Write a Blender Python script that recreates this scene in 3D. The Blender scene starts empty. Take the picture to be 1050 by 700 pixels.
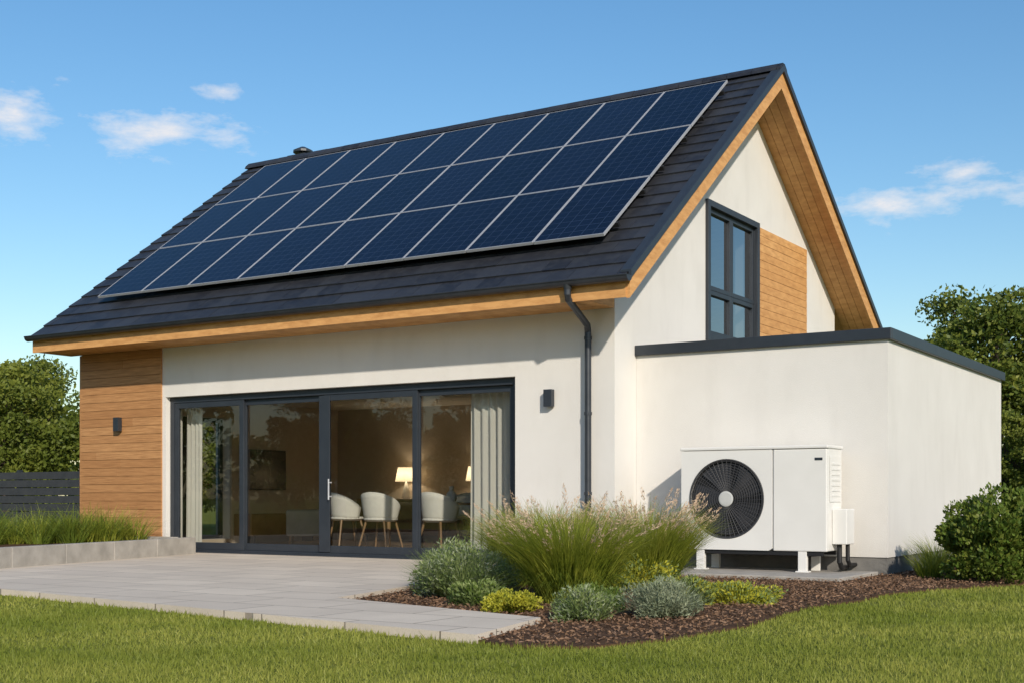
import bpy, math, random
import numpy as np
from mathutils import Vector
random.seed(3)
rng = np.random.default_rng(3)
S = bpy.context.scene
S.view_settings.view_transform = 'Standard'
S.view_settings.look = 'None'
S.view_settings.exposure = 0

# ------------------------------------------------------------------ materials
def newmat(name):
    m = bpy.data.materials.new(name)
    m.use_nodes = True
    nt = m.node_tree
    return m, nt, nt.nodes['Principled BSDF'], nt.nodes['Material Output']

def nd(nt, t, **kw):
    n = nt.nodes.new(t)
    for k, v in kw.items():
        setattr(n, k, v)
    return n

def c4(c):
    return (c[0], c[1], c[2], 1)

def mixc(nt, fac, a, b, blend='MIX'):
    n = nd(nt, 'ShaderNodeMix', data_type='RGBA', blend_type=blend)
    for sock, val in ((n.inputs[0], fac), (n.inputs[6], a), (n.inputs[7], b)):
        if hasattr(val, 'links'):
            nt.links.new(val, sock)
        elif isinstance(val, (int, float)):
            sock.default_value = val
        else:
            sock.default_value = c4(val)
    return n.outputs[2]

def mathn(nt, op, a, b=None, c=None, clamp=False):
    n = nd(nt, 'ShaderNodeMath', operation=op); n.use_clamp = clamp
    for i, v in enumerate((a, b, c)):
        if v is None: continue
        if hasattr(v, 'links'): nt.links.new(v, n.inputs[i])
        else: n.inputs[i].default_value = v
    return n.outputs[0]

def noise(nt, scale, detail=4, vec=None, rough=.55):
    n = nd(nt, 'ShaderNodeTexNoise')
    n.inputs['Scale'].default_value = scale
    n.inputs['Detail'].default_value = detail
    n.inputs['Roughness'].default_value = rough
    if vec is not None:
        nt.links.new(vec, n.inputs['Vector'])
    return n.outputs['Fac']

def pos(nt, scale=None):
    g = nd(nt, 'ShaderNodeNewGeometry')
    if scale is None:
        return g.outputs['Position']
    mp = nd(nt, 'ShaderNodeMapping')
    mp.inputs['Scale'].default_value = scale
    nt.links.new(g.outputs['Position'], mp.inputs['Vector'])
    return mp.outputs['Vector']

def ramp(nt, fac, a=.3, b=.7):
    n = nd(nt, 'ShaderNodeMapRange')
    n.inputs['From Min'].default_value = a
    n.inputs['From Max'].default_value = b
    nt.links.new(fac, n.inputs['Value'])
    return n.outputs['Result']

def mul(nt, a, k):
    return mathn(nt, 'MULTIPLY', a, k)

def bump(nt, bsdf, h, strength=.3, dist=.01):
    b = nd(nt, 'ShaderNodeBump')
    b.inputs['Strength'].default_value = strength
    b.inputs['Distance'].default_value = dist
    nt.links.new(h, b.inputs['Height'])
    nt.links.new(b.outputs['Normal'], bsdf.inputs['Normal'])

def simple(name, a, b=None, rough=.6, metal=0, scale=6, bstr=0, bscale=80, spec=.5):
    m, nt, bs, o = newmat(name)
    b = b or tuple(x * .85 for x in a)
    f = ramp(nt, noise(nt, scale, 5, pos(nt)))
    nt.links.new(mixc(nt, f, a, b), bs.inputs['Base Color'])
    bs.inputs['Roughness'].default_value = rough
    bs.inputs['Metallic'].default_value = metal
    bs.inputs['Specular IOR Level'].default_value = spec
    if bstr:
        bump(nt, bs, noise(nt, bscale, 4, pos(nt)), bstr)
    return m

def m_stucco():
    m, nt, bs, o = newmat('stucco')
    p = pos(nt)
    f = ramp(nt, noise(nt, 1.1, 6, p), .3, .75)
    c = mixc(nt, f, (.71, .685, .645), (.655, .63, .59))
    s = ramp(nt, noise(nt, 2.2, 5, pos(nt, (1.5, 1.5, .5))), .5, .9)
    c = mixc(nt, mul(nt, s, .45), c, (.56, .535, .495))
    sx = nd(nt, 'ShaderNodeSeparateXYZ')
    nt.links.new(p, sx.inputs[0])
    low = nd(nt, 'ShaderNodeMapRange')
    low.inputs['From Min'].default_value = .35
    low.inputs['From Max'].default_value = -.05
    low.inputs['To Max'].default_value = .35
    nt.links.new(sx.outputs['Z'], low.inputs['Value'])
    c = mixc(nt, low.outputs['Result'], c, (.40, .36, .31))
    nt.links.new(c, bs.inputs['Base Color'])
    bs.inputs['Roughness'].default_value = .92
    bs.inputs['Specular IOR Level'].default_value = .2
    bump(nt, bs, noise(nt, 110, 6, p, .7), .5, .008)
    return m

def m_wood(name, a, b, c3, grain=(1.2, 1.2, 26)):
    m, nt, bs, o = newmat(name)
    g = nd(nt, 'ShaderNodeNewGeometry')
    base = mixc(nt, g.outputs['Random Per Island'], a, b)
    f = ramp(nt, noise(nt, 2.2, 8, pos(nt, grain), .65), .38, .7)
    col = mixc(nt, f, base, c3)
    nt.links.new(col, bs.inputs['Base Color'])
    bs.inputs['Roughness'].default_value = .6
    bs.inputs['Specular IOR Level'].default_value = .3
    bump(nt, bs, noise(nt, 5, 6, pos(nt, grain)), .2, .004)
    return m

def m_leaf(name, a, b, c3, trans=.25, nscale=.9, rough=.5):
    m, nt, bs, o = newmat(name)
    g = nd(nt, 'ShaderNodeNewGeometry')
    base = mixc(nt, g.outputs['Random Per Island'], a, b)
    f = ramp(nt, noise(nt, nscale, 3, pos(nt)), .35, .65)
    col = mixc(nt, f, base, c3)
    nt.links.new(col, bs.inputs['Base Color'])
    bs.inputs['Roughness'].default_value = rough
    bs.inputs['Specular IOR Level'].default_value = .25
    if trans > 0:
        t = nd(nt, 'ShaderNodeBsdfTranslucent')
        nt.links.new(col, t.inputs['Color'])
        mx = nd(nt, 'ShaderNodeMixShader')
        mx.inputs[0].default_value = trans
        nt.links.new(bs.outputs[0], mx.inputs[1])
        nt.links.new(t.outputs[0], mx.inputs[2])
        nt.links.new(mx.outputs[0], o.inputs['Surface'])
    return m

def m_ground():
    m, nt, bs, o = newmat('lawn_soil')
    p = pos(nt)
    f = ramp(nt, noise(nt, .35, 4, p))
    c = mixc(nt, f, (.18, .20, .04), (.26, .26, .06))
    f2 = ramp(nt, noise(nt, 45, 5, p, .7), .35, .7)
    c = mixc(nt, f2, c, (.11, .13, .025))
    nt.links.new(c, bs.inputs['Base Color'])
    bs.inputs['Roughness'].default_value = 1
    bs.inputs['Specular IOR Level'].default_value = .05
    bump(nt, bs, noise(nt, 60, 5, p, .7), .5, .03)
    return m

def m_paver():
    m, nt, bs, o = newmat('paving_slabs')
    br = nd(nt, 'ShaderNodeTexBrick')
    br.offset = .5
    br.inputs['Scale'].default_value = 1
    br.inputs['Brick Width'].default_value = .9
    br.inputs['Row Height'].default_value = .6
    br.inputs['Mortar Size'].default_value = .009
    br.inputs['Mortar Smooth'].default_value = .3
    br.inputs['Color1'].default_value = (.70, .605, .49, 1)
    br.inputs['Color2'].default_value = (.59, .51, .42, 1)
    br.inputs['Mortar'].default_value = (.22, .185, .145, 1)
    p = pos(nt)
    nt.links.new(p, br.inputs['Vector'])
    f = ramp(nt, noise(nt, 1.3, 8, p, .65), .4, .75)
    c = mixc(nt, mul(nt, f, .7), br.outputs['Color'], (.50, .43, .35))
    f2 = ramp(nt, noise(nt, 90, 3, p), .45, .8)
    c = mixc(nt, mul(nt, f2, .5), c, (.40, .35, .29))
    nt.links.new(c, bs.inputs['Base Color'])
    bs.inputs['Roughness'].default_value = .85
    bs.inputs['Specular IOR Level'].default_value = .15
    inv = mathn(nt, 'SUBTRACT', 1.0, br.outputs['Fac'])
    bump(nt, bs, inv, .6, .008)
    return m

def m_glass(name, tint, boost=1.0, add=.05):
    # thin architectural glass: symmetric Schlick reflectance, clear transmission
    m, nt, bs, o = newmat(name)
    nt.nodes.remove(bs)
    tr = nd(nt, 'ShaderNodeBsdfTransparent')
    tr.inputs[0].default_value = c4(tint)
    gl = nd(nt, 'ShaderNodeBsdfGlossy')
    gl.inputs['Roughness'].default_value = .0
    gl.inputs['Color'].default_value = (.95, .97, 1, 1)
    g = nd(nt, 'ShaderNodeNewGeometry')
    dt = nd(nt, 'ShaderNodeVectorMath', operation='DOT_PRODUCT')
    nt.links.new(g.outputs['Normal'], dt.inputs[0]); nt.links.new(g.outputs['Incoming'], dt.inputs[1])
    f = mathn(nt, 'SUBTRACT', 1.0, mathn(nt, 'ABSOLUTE', dt.outputs['Value']))
    f = mathn(nt, 'MULTIPLY_ADD', mathn(nt, 'POWER', f, 4.0), boost, add, clamp=True)
    b = nd(nt, 'ShaderNodeBump')
    b.inputs['Strength'].default_value = .05
    b.inputs['Distance'].default_value = .02
    nt.links.new(noise(nt, .9, 2, pos(nt)), b.inputs['Height'])
    nt.links.new(b.outputs[0], gl.inputs['Normal'])
    mx = nd(nt, 'ShaderNodeMixShader')
    nt.links.new(f, mx.inputs[0])
    nt.links.new(tr.outputs[0], mx.inputs[1])
    nt.links.new(gl.outputs[0], mx.inputs[2])
    nt.links.new(mx.outputs[0], o.inputs['Surface'])
    return m

def m_solar():
    m, nt, bs, o = newmat('solar_cells')
    uv = nd(nt, 'ShaderNodeUVMap')
    sp = nd(nt, 'ShaderNodeSeparateXYZ')
    nt.links.new(uv.outputs[0], sp.inputs[0])
    def M(op, a, b=None, c=None): return mathn(nt, op, a, b, c)
    def line(ch, n, w):
        fr = M('FRACT', M('MULTIPLY', ch, n))
        d = M('MINIMUM', fr, M('SUBTRACT', 1.0, fr))
        return M('LESS_THAN', d, w)
    big = M('MAXIMUM', line(sp.outputs['X'], 6, .025), line(sp.outputs['Y'], 10, .025))
    bus = line(sp.outputs['X'], 24, .05)
    g = nd(nt, 'ShaderNodeNewGeometry')
    cell = mixc(nt, g.outputs['Random Per Island'], (.0012, .0025, .008), (.003, .005, .015))
    wn = nd(nt, 'ShaderNodeTexWhiteNoise', noise_dimensions='2D')
    cb = nd(nt, 'ShaderNodeCombineXYZ')
    nt.links.new(M('FLOOR', M('MULTIPLY', sp.outputs['X'], 6)), cb.inputs[0])
    nt.links.new(M('FLOOR', M('MULTIPLY', sp.outputs['Y'], 10)), cb.inputs[1])
    nt.links.new(cb.outputs[0], wn.inputs['Vector'])
    cell = mixc(nt, M('MULTIPLY', wn.outputs['Value'], .35), cell, (.004, .008, .026))
    c = mixc(nt, M('MULTIPLY', bus, .10), cell, (.07, .09, .15))
    c = mixc(nt, M('MULTIPLY', big, .35), c, (.07, .10, .17))
    nt.links.new(c, bs.inputs['Base Color'])
    bs.inputs['Roughness'].default_value = .09
    bs.inputs['Specular IOR Level'].default_value = .19
    return m

STUCCO = m_stucco()
WOOD = m_wood('larch_cladding', (.42, .205, .08), (.54, .285, .12), (.29, .135, .052))
WOODL = m_wood('larch_soffit', (.60, .31, .11), (.68, .375, .145), (.46, .22, .075), (2, 2, 8))
DARK = simple('anthracite_metal', (.022, .027, .035), (.028, .034, .043), .42)
GUT = simple('gutter_metal', (.03, .034, .042), (.045, .05, .06), .38, .3)
BLACK = simple('black_rubber', (.01, .01, .011), None, .6)
def m_tile():
    m, nt, bs, o = newmat('roof_tile')
    g = nd(nt, 'ShaderNodeNewGeometry')
    c = mixc(nt, g.outputs['Random Per Island'], (.013, .014, .019), (.030, .032, .039))
    f = ramp(nt, noise(nt, 7, 6, pos(nt), .7), .45, .8)
    c = mixc(nt, f, c, (.040, .042, .047))
    nt.links.new(c, bs.inputs['Base Color'])
    bs.inputs['Roughness'].default_value = .5
    bs.inputs['Specular IOR Level'].default_value = .4
    bump(nt, bs, noise(nt, 60, 4, pos(nt)), .2, .004)
    return m
TILE = m_tile()
CONC = simple('concrete', (.40, .37, .33), (.28, .26, .23), .9, 0, 5, .4, 60, .2)
PLINTH = simple('plinth_render', (.20, .19, .175), (.14, .135, .125), .9, 0, 6, .4, 90)
PAVER = m_paver()
GLASS = m_glass('door_glass', (.78, .79, .76), 1.1, .075)
GLASS2 = m_glass('window_glass', (.40, .42, .44), 1.2, .28)
SOLAR = m_solar()
ALU = simple('aluminium_frame', (.50, .51, .54), (.44, .45, .47), .35, .3)
WHITE = simple('white_coated_steel', (.73, .715, .68), (.69, .675, .64), .45, 0, 3)
WHITE2 = simple('grey_coated_steel', (.52, .52, .50), None, .5)
GRILL = simple('grille_plastic', (.035, .035, .038), (.05, .05, .053), .5)
INW = simple('interior_wall', (.50, .42, .33), (.46, .385, .30), .9)
INC = simple('interior_ceiling', (.62, .59, .53), None, .9)
INF = m_wood('oak_floor', (.30, .20, .12), (.36, .25, .15), (.22, .15, .09), (1, 10, 1))
FABW = simple('white_fabric', (.74, .72, .68), (.66, .64, .60), .9)
OAK = simple('oak_furniture', (.30, .18, .09), (.22, .13, .06), .5)
PIC = simple('picture_dark', (.012, .012, .014), (.03, .028, .025), .25, 0, 3)
def m_sheer(name, col, tr):
    m, nt, bs, o = newmat(name)
    bs.inputs['Base Color'].default_value = c4(col)
    bs.inputs['Roughness'].default_value = .9
    t = nd(nt, 'ShaderNodeBsdfTranslucent'); t.inputs[0].default_value = c4(col)
    mx = nd(nt, 'ShaderNodeMixShader'); mx.inputs[0].default_value = tr
    nt.links.new(bs.outputs[0], mx.inputs[1]); nt.links.new(t.outputs[0], mx.inputs[2])
    nt.links.new(mx.outputs[0], o.inputs['Surface'])
    return m
CURT = m_sheer('sheer_curtain', (.82, .80, .75), .35)
SHADE = m_sheer('lamp_shade', (.78, .72, .60), .5)
GROUND = m_ground()
GRASS = m_leaf('grass_blades', (.24, .275, .042), (.42, .41, .09), (.20, .24, .033), .4, .8)
MULCH = simple('mulch', (.12, .068, .04), (.055, .032, .018), 1, 0, 30, 1, 40, .1)
CHIP = m_leaf('bark_chips', (.09, .05, .028), (.34, .21, .13), (.15, .085, .05), 0, 9, .9)
LEAF_T = m_leaf('tree_leaves', (.095, .135, .024), (.18, .22, .042), (.08, .12, .02), .4, .55)
LEAF_Y = m_leaf('tree_leaves_light', (.17, .20, .03), (.29, .31, .055), (.12, .155, .024), .4, .6)
LEAF_S = m_leaf('shrub_leaves', (.11, .175, .025), (.22, .28, .05), (.085, .14, .02), .4, 3)
BARK = simple('bark', (.09, .065, .045), (.05, .035, .025), .95, 0, 8, .8, 20)
ORN = m_leaf('ornamental_blades', (.32, .36, .042), (.50, .50, .09), (.25, .30, .035), .45, 4)
ORN2 = m_leaf('green_blades', (.16, .22, .03), (.27, .33, .05), (.125, .18, .025), .4, 4)
PLUME = m_leaf('plumes', (.68, .47, .31), (.80, .62, .45), (.72, .53, .37), .4, 5)
SILV = m_leaf('silver_leaves', (.27, .31, .19), (.42, .44, .29), (.21, .25, .15), .3, 5)
SAGE = m_leaf('sage_leaves', (.20, .27, .08), (.33, .38, .14), (.15, .21, .065), .35, 5)
YEL = m_leaf('yellow_leaves', (.44, .41, .035), (.62, .56, .06), (.29, .31, .035), .35, 8)

# ------------------------------------------------------------------ geometry helpers
class Geo:
    def __init__(s):
        s.v, s.f, s.m = [], [], []
    def add(s, vs, fs, mi=0):
        b = len(s.v)
        s.v += [tuple(v) for v in vs]
        for f in fs:
            s.f.append(tuple(b + i for i in f)); s.m.append(mi)
    def box(s, x0, x1, y0, y1, z0, z1, mi=0):
        vs = [(x, y, z) for z in (z0, z1) for x, y in ((x0, y0), (x1, y0), (x1, y1), (x0, y1))]
        s.add(vs, [(3, 2, 1, 0), (4, 5, 6, 7), (0, 1, 5, 4), (1, 2, 6, 5), (2, 3, 7, 6), (3, 0, 4, 7)], mi)
    def hexa(s, vs, mi=0):
        s.add(vs, [(3, 2, 1, 0), (4, 5, 6, 7), (0, 1, 5, 4), (1, 2, 6, 5), (2, 3, 7, 6), (3, 0, 4, 7)], mi)
    def xprism(s, poly, x0, x1, mi=0):
        n = len(poly)
        vs = [(x0, y, z) for y, z in poly] + [(x1, y, z) for y, z in poly]
        fs = [tuple(range(n))[::-1], tuple(range(n, 2 * n))] + [(i, (i + 1) % n, n + (i + 1) % n, n + i) for i in range(n)]
        s.add(vs, fs, mi)
    def zprism(s, poly, z0, z1, mi=0):
        n = len(poly)
        vs = [(x, y, z0) for x, y in poly] + [(x, y, z1) for x, y in poly]
        fs = [tuple(range(n))[::-1], tuple(range(n, 2 * n))] + [(i, (i + 1) % n, n + (i + 1) % n, n + i) for i in range(n)]
        s.add(vs, fs, mi)
    def tube(s, pts, rad, n=10, mi=0, cap=True):
        pts = [Vector(p) for p in pts]
        if not isinstance(rad, (list, tuple)): rad = [rad] * len(pts)
        rings = []
        ref = None
        for i, p in enumerate(pts):
            d = (pts[min(i + 1, len(pts) - 1)] - pts[max(i - 1, 0)]).normalized()
            if ref is None:
                ref = Vector((0, 0, 1)) if abs(d.z) < .9 else Vector((1, 0, 0))
            a = (ref - d * ref.dot(d)).normalized(); ref = a
            b = d.cross(a)
            rings.append([p + (a * math.cos(t) + b * math.sin(t)) * rad[i] for t in [2 * math.pi * k / n for k in range(n)]])
        vs = [v for r in rings for v in r]
        fs = []
        for i in range(len(pts) - 1):
            for k in range(n):
                fs.append((i * n + k, i * n + (k + 1) % n, (i + 1) * n + (k + 1) % n, (i + 1) * n + k))
        if cap:
            fs.append(tuple(range(n))[::-1]); fs.append(tuple(range((len(pts) - 1) * n, len(pts) * n)))
        s.add(vs, fs, mi)
    def build(s, name, mats, parent=None, bevel=0, smooth=False):
        me = bpy.data.meshes.new(name)
        me.from_pydata(s.v, [], s.f)
        for m in mats: me.materials.append(m)
        me.polygons.foreach_set('material_index', s.m)
        if smooth: me.polygons.foreach_set('use_smooth', [True] * len(s.f))
        me.update()
        o = bpy.data.objects.new(name, me)
        S.collection.objects.link(o)
        if parent: o.parent = parent
        if bevel:
            b = o.modifiers.new('bevel', 'BEVEL'); b.width = bevel; b.segments = 2; b.limit_method = 'ANGLE'
        return o

def empty(name, loc=(0, 0, 0), rz=0):
    e = bpy.data.objects.new(name, None)
    e.location = loc; e.rotation_euler = (0, 0, rz)
    e.empty_display_size = .2
    S.collection.objects.link(e)
    return e

def polys_mesh(name, arrs, mats, midx=None):
    vs, starts, tot, mi = [], [], [], []
    off = 0
    for i, a in enumerate(arrs):
        N, k, _ = a.shape
        vs.append(a.reshape(-1, 3))
        starts.append(off + np.arange(N) * k)
        tot.append(np.full(N, k)); mi.append(np.full(N, i if midx is None else midx[i]))
        off += N * k
    v = np.concatenate(vs).astype(np.float32)
    me = bpy.data.meshes.new(name)
    me.vertices.add(len(v)); me.vertices.foreach_set('co', v.ravel())
    me.loops.add(len(v)); me.loops.foreach_set('vertex_index', np.arange(len(v), dtype=np.int32))
    st = np.concatenate(starts).astype(np.int32)
    me.polygons.add(len(st)); me.polygons.foreach_set('loop_start', st)
    try: me.polygons.foreach_set('loop_total', np.concatenate(tot).astype(np.int32))
    except Exception: pass
    for m in mats: me.materials.append(m)
    me.polygons.foreach_set('material_index', np.concatenate(mi).astype(np.int32))
    me.update(calc_edges=True)
    me.validate()
    return me

def obj(name, me, loc=(0, 0, 0), rz=0, sc=(1, 1, 1), parent=None):
    o = bpy.data.objects.new(name, me)
    o.location = loc; o.rotation_euler = (0, 0, rz); o.scale = sc
    S.collection.objects.link(o)
    if parent: o.parent = parent
    return o

def unit(n):
    v = rng.normal(size=(n, 3)); return v / np.linalg.norm(v, axis=1, keepdims=True)

def leaves(C, size, asp=.5, outward=None, wob=1.0):
    n = len(C)
    a = unit(n)
    if outward is not None:
        a = a * wob + outward; a /= np.linalg.norm(a, axis=1, keepdims=True)
    b = np.cross(a, unit(n)); b /= np.linalg.norm(b, axis=1, keepdims=True)
    L = (size * rng.uniform(.6, 1.3, n))[:, None]
    return np.stack([C - a * L, C + b * L * asp, C + a * L, C - b * L * asp], 1)

def clump_cloud(centers, radii, per, size, asp=.55):
    out = []
    for c, r in zip(centers, radii):
        d = unit(per)
        d[:, 2] = np.abs(d[:, 2]) * np.where(rng.random(per) < .75, 1, -1)
        rr = r * rng.uniform(.5, 1.2, per)[:, None]
        P = np.array(c) + d * rr * np.array([1, 1, .8])
        out.append(leaves(P, size, asp))
    return np.concatenate(out)

def blades(n, br, L, spread, droop, w, seg=4, base=(0, 0, 0), Lv=.3, return_tips=False):
    az = rng.uniform(0, 2 * np.pi, n)
    rr = br * np.sqrt(rng.random(n))
    p = np.stack([rr * np.cos(az), rr * np.sin(az), np.zeros(n)], 1) + np.array(base)
    az2 = az + rng.normal(0, .5, n)
    tilt = spread * np.sqrt(rng.random(n))
    le = L * (1 - Lv * rng.random(n))
    dr = droop * rng.uniform(.5, 1.4, n)
    wa = az2 + np.pi / 2 + rng.normal(0, .6, n)
    wv = np.stack([np.cos(wa), np.sin(wa), np.zeros(n)], 1)
    prev = p; quads = []
    for i in range(seg):
        t0 = tilt + dr * (i + .5) / seg * (i + 1) / seg
        d = np.stack([np.sin(t0) * np.cos(az2), np.sin(t0) * np.sin(az2), np.cos(t0)], 1)
        nx = prev + d * (le / seg)[:, None]
        w0 = w * (1 - i / seg) ** .7; w1 = w * max(.05, (1 - (i + 1) / seg)) ** .7
        quads.append(np.stack([prev - wv * w0, prev + wv * w0, nx + wv * w1, nx - wv * w1], 1))
        prev = nx
    q = np.concatenate(quads)
    if return_tips: return q, prev, d
    return q

def inpoly(P, poly):
    x, y = P[:, 0], P[:, 1]
    r = np.zeros(len(P), bool)
    n = len(poly)
    for i in range(n):
        x0, y0 = poly[i]; x1, y1 = poly[(i + 1) % n]
        c = ((y0 > y) != (y1 > y)) & (x < (x1 - x0) * (y - y0) / (y1 - y0 + 1e-12) + x0)
        r ^= c
    return r

# ------------------------------------------------------------------ ground
GZ = -.06
g = Geo()
g.add([(-500, -500, GZ), (500, -500, GZ), (500, 500, GZ), (-500, 500, GZ)], [(0, 1, 2, 3)])
g.build('ground', [GROUND])

TERR = [(3.0, -7.56), (2.75, -6.36), (.36, -5.73), (-.07, -3.97), (-.9, .1), (-8.2, .1), (-12.0, -5.0), (-12.0, -5.16)]
g = Geo(); g.zprism(TERR[::-1], -.12, 0)
g.build('terrace', [PAVER])

BED = [(-1.2, .05), (-.35, -3.9), (.1, -5.65), (2.7, -6.6), (2.9, -7.48), (3.3, -7.62), (3.71, -7.44), (3.95, -6.83), (4.05, -5.7), (3.95, -4.8), (3.9, -4.05),
       (4.05, -3.1), (4.0, -2.3), (4.3, -1.2), (5.0, .2), (5.4, 3), (5.4, 8), (3.1, 8), (3.1, .7), (-.1, .7)]
g = Geo(); g.zprism(BED, -.12, -.04)
bed = g.build('mulch_bed', [MULCH])
P = np.stack([rng.uniform(-1.2, 5.5, 60000), rng.uniform(-7.7, 4, 60000)], 1)
P = P[inpoly(P, BED)]
P = P[~inpoly(P, TERR)]
P = P[~((P[:, 1] > .55) & (P[:, 0] < 3.25)) & ~((P[:, 1] > -.05) & (P[:, 0] < 0))]
P = P[~((P[:, 1] > -.87) & (P[:, 0] > .7) & (P[:, 0] < 3.15))]
C = np.column_stack([P, -.035 + rng.random(len(P)) * .022])
ch = leaves(C, .017, .5)
ch[:, :, 2] = np.maximum(C[:, None, 2] + (ch[:, :, 2] - C[:, None, 2]) * .6, -.045)
obj('bark_chips', polys_mesh('bark_chips', [ch], [CHIP]), parent=bed)

# raised planter
PL = [(-7.15, -.3), (-5.85, -5.3), (-14.5, -5.3), (-14.5, -.3)]
g = Geo()
def wallseg(g, a, b, t, z0, z1, mi=0):
    a = Vector((a[0], a[1])); b = Vector((b[0], b[1])); d = (b - a).normalized(); n = Vector((-d.y, d.x)) * t
    g.zprism([tuple(a), tuple(b), tuple(b + n), tuple(a + n)], z0, z1, mi)
a = Vector(PL[0]); b = Vector(PL[1]); L = (b - a).length; nb = 5
for i in range(nb):
    p0 = a + (b - a) * (i / nb) + (b - a).normalized() * .004; p1 = a + (b - a) * ((i + 1) / nb) - (b - a).normalized() * .004
    wallseg(g, tuple(p1), tuple(p0), -.14, -.12, .25)
g.box(-14.5, -7.35, -.44, -.30, -.12, .25)
g.box(-14.5, -6.05, -5.3, -5.16, -.12, .25)
planter = g.build('raised_planter', [CONC], bevel=.008)
g = Geo(); g.zprism([(-7.3, -.45), (-14.4, -.45), (-14.4, -5.15), (-6.05, -5.15)], -.12, .19)
g.build('planter_soil', [MULCH], planter)
arr = []; arr2 = []
for i in range(110):
    y = rng.uniform(-5.0, -.6); xr = -7.3 - (y + .3) * -.26 - .15
    x = rng.uniform(-11.5, xr) if i > 50 else xr - rng.random() * .9
    q = blades(90, .16, .40 + rng.random() * .34, .8, .7, .006, 3, (x, y, .18))
    (arr if rng.random() < .6 else arr2).append(q)
obj('planter_grasses', polys_mesh('planter_grasses', [np.concatenate(arr), np.concatenate(arr2)], [ORN2, ORN]))

# lawn blades
CAM = np.array([7.425, -14.132]); FA = math.atan2(.845, -.534)
excl = [TERR, BED, [(-10, 0), (3.3, 0), (3.3, 9), (-10, 9)], PL]
allb = []
for d0, d1, dens in ((4.8, 8, 5000), (8, 11, 3000), (11, 15, 1500), (15, 24, 400)):
    ang = math.radians(58)
    area = .5 * (d1**2 - d0**2) * ang
    n = int(area * dens)
    d = np.sqrt(rng.uniform(d0**2, d1**2, n)); a = FA + rng.uniform(-ang / 2, ang / 2, n)
    P = np.stack([CAM[0] + d * np.cos(a), CAM[1] + d * np.sin(a)], 1)
    keep = np.ones(n, bool)
    for e in excl: keep &= ~inpoly(P, e)
    P = P[keep]; d = d[keep]; n = len(P)
    clump = .5 + .5 * np.sin(P[:, 0] * 5.1 + 2 * np.sin(P[:, 1] * 3.3)) * np.sin(P[:, 1] * 4.3 + 1.7 * np.sin(P[:, 0] * 2.9))
    h = rng.uniform(.018, .042, n) * (.75 + .5 * clump)
    tall = rng.random(n) < .015
    h = np.where(tall, h * 2.0, h)
    w = rng.uniform(.0022, .0042, n) * (1 + np.maximum(0, d - 6) * .14)
    az = rng.uniform(0, 2 * np.pi, n); lean = rng.uniform(.1, 1.25, n)
    wa = rng.uniform(0, np.pi, n)
    B = np.column_stack([P, np.full(n, GZ - .002)])
    W = np.column_stack([np.cos(wa) * w, np.sin(wa) * w, np.zeros(n)])
    T = B + np.column_stack([np.sin(lean) * np.cos(az) * h, np.sin(lean) * np.sin(az) * h, np.cos(lean) * h + .004])
    allb.append(np.stack([B - W, B + W, T], 1))
obj('lawn_grass', polys_mesh('lawn_grass', allb, [GRASS], [0] * len(allb)))

# ------------------------------------------------------------------ house
house = empty('modern_house')
SF, SB, YR, ZR = .761, .66, 4.25, 7.28
def zt(y): return ZR + SF * (y - YR) if y <= YR else ZR - SB * (y - YR)
XL, XO = -10.22, .57
YE, YB = -.72, 9.6
g = Geo()
g.box(-9.9, -7.96, 0, .35, -.12, 3.5)
g.box(-7.96, -1.46, 0, .35, 2.43, 3.5)
g.box(-1.46, -.35, 0, .35, -.12, 3.5)
g.box(-9.9, -.35, 8.15, 8.5, -.12, 4.1)
LW0, LW1, LZ0, LZ1 = 1.1, 3.0, .1, 2.3
def lp(y0, y1, z0):
    pts = [(y0, z0), (y1, z0), (y1, zt(y1) - .25)]
    if y0 < YR < y1: pts.append((YR, ZR - .25))
    pts.append((y0, zt(y0) - .25))
    g.xprism(pts, -9.9, -9.55)
lp(.35, LW0, -.12); lp(LW1, 8.15, -.12); lp(LW0, LW1, LZ1); g.box(-9.9, -9.55, LW0, LW1, -.12, LZ0)
def gp(y0, y1, z0, ztop=None):
    if ztop is not None:
        g.box(-.35, 0, y0, y1, z0, ztop); return
    pts = [(y0, z0), (y1, z0), (y1, zt(y1) - .22)]
    if y0 < YR < y1: pts.append((YR, ZR - .22))
    pts.append((y0, zt(y0) - .22))
    g.xprism(pts, -.35, 0)
WY0, WY1, WZ0, WZ1 = 2.80, 4.72, 3.12, 5.07
gp(0, WY0, -.12); gp(WY1, 8.5, -.12); gp(WY0, WY1, -.12, WZ0); gp(WY0, WY1, WZ1)
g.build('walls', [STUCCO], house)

# annex
g = Geo()
g.box(.003, 3.22, .59, 6.73, .16, 2.69)
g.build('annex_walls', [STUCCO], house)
g = Geo()
g.box(.003, 3.205, .605, 6.72, -.12, .16)
g.build('annex_plinth', [PLINTH], house)
g = Geo()
g.box(.003, 3.27, .54, .60, 2.66, 2.79); g.box(3.21, 3.272, .60, 6.78, 2.66, 2.79); g.box(.003, 3.21, 6.72, 6.78, 2.66, 2.79)
g.box(.003, 3.21, .60, 6.72, 2.70, 2.74)
g.build('annex_coping', [DARK], house, bevel=.006)

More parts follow.
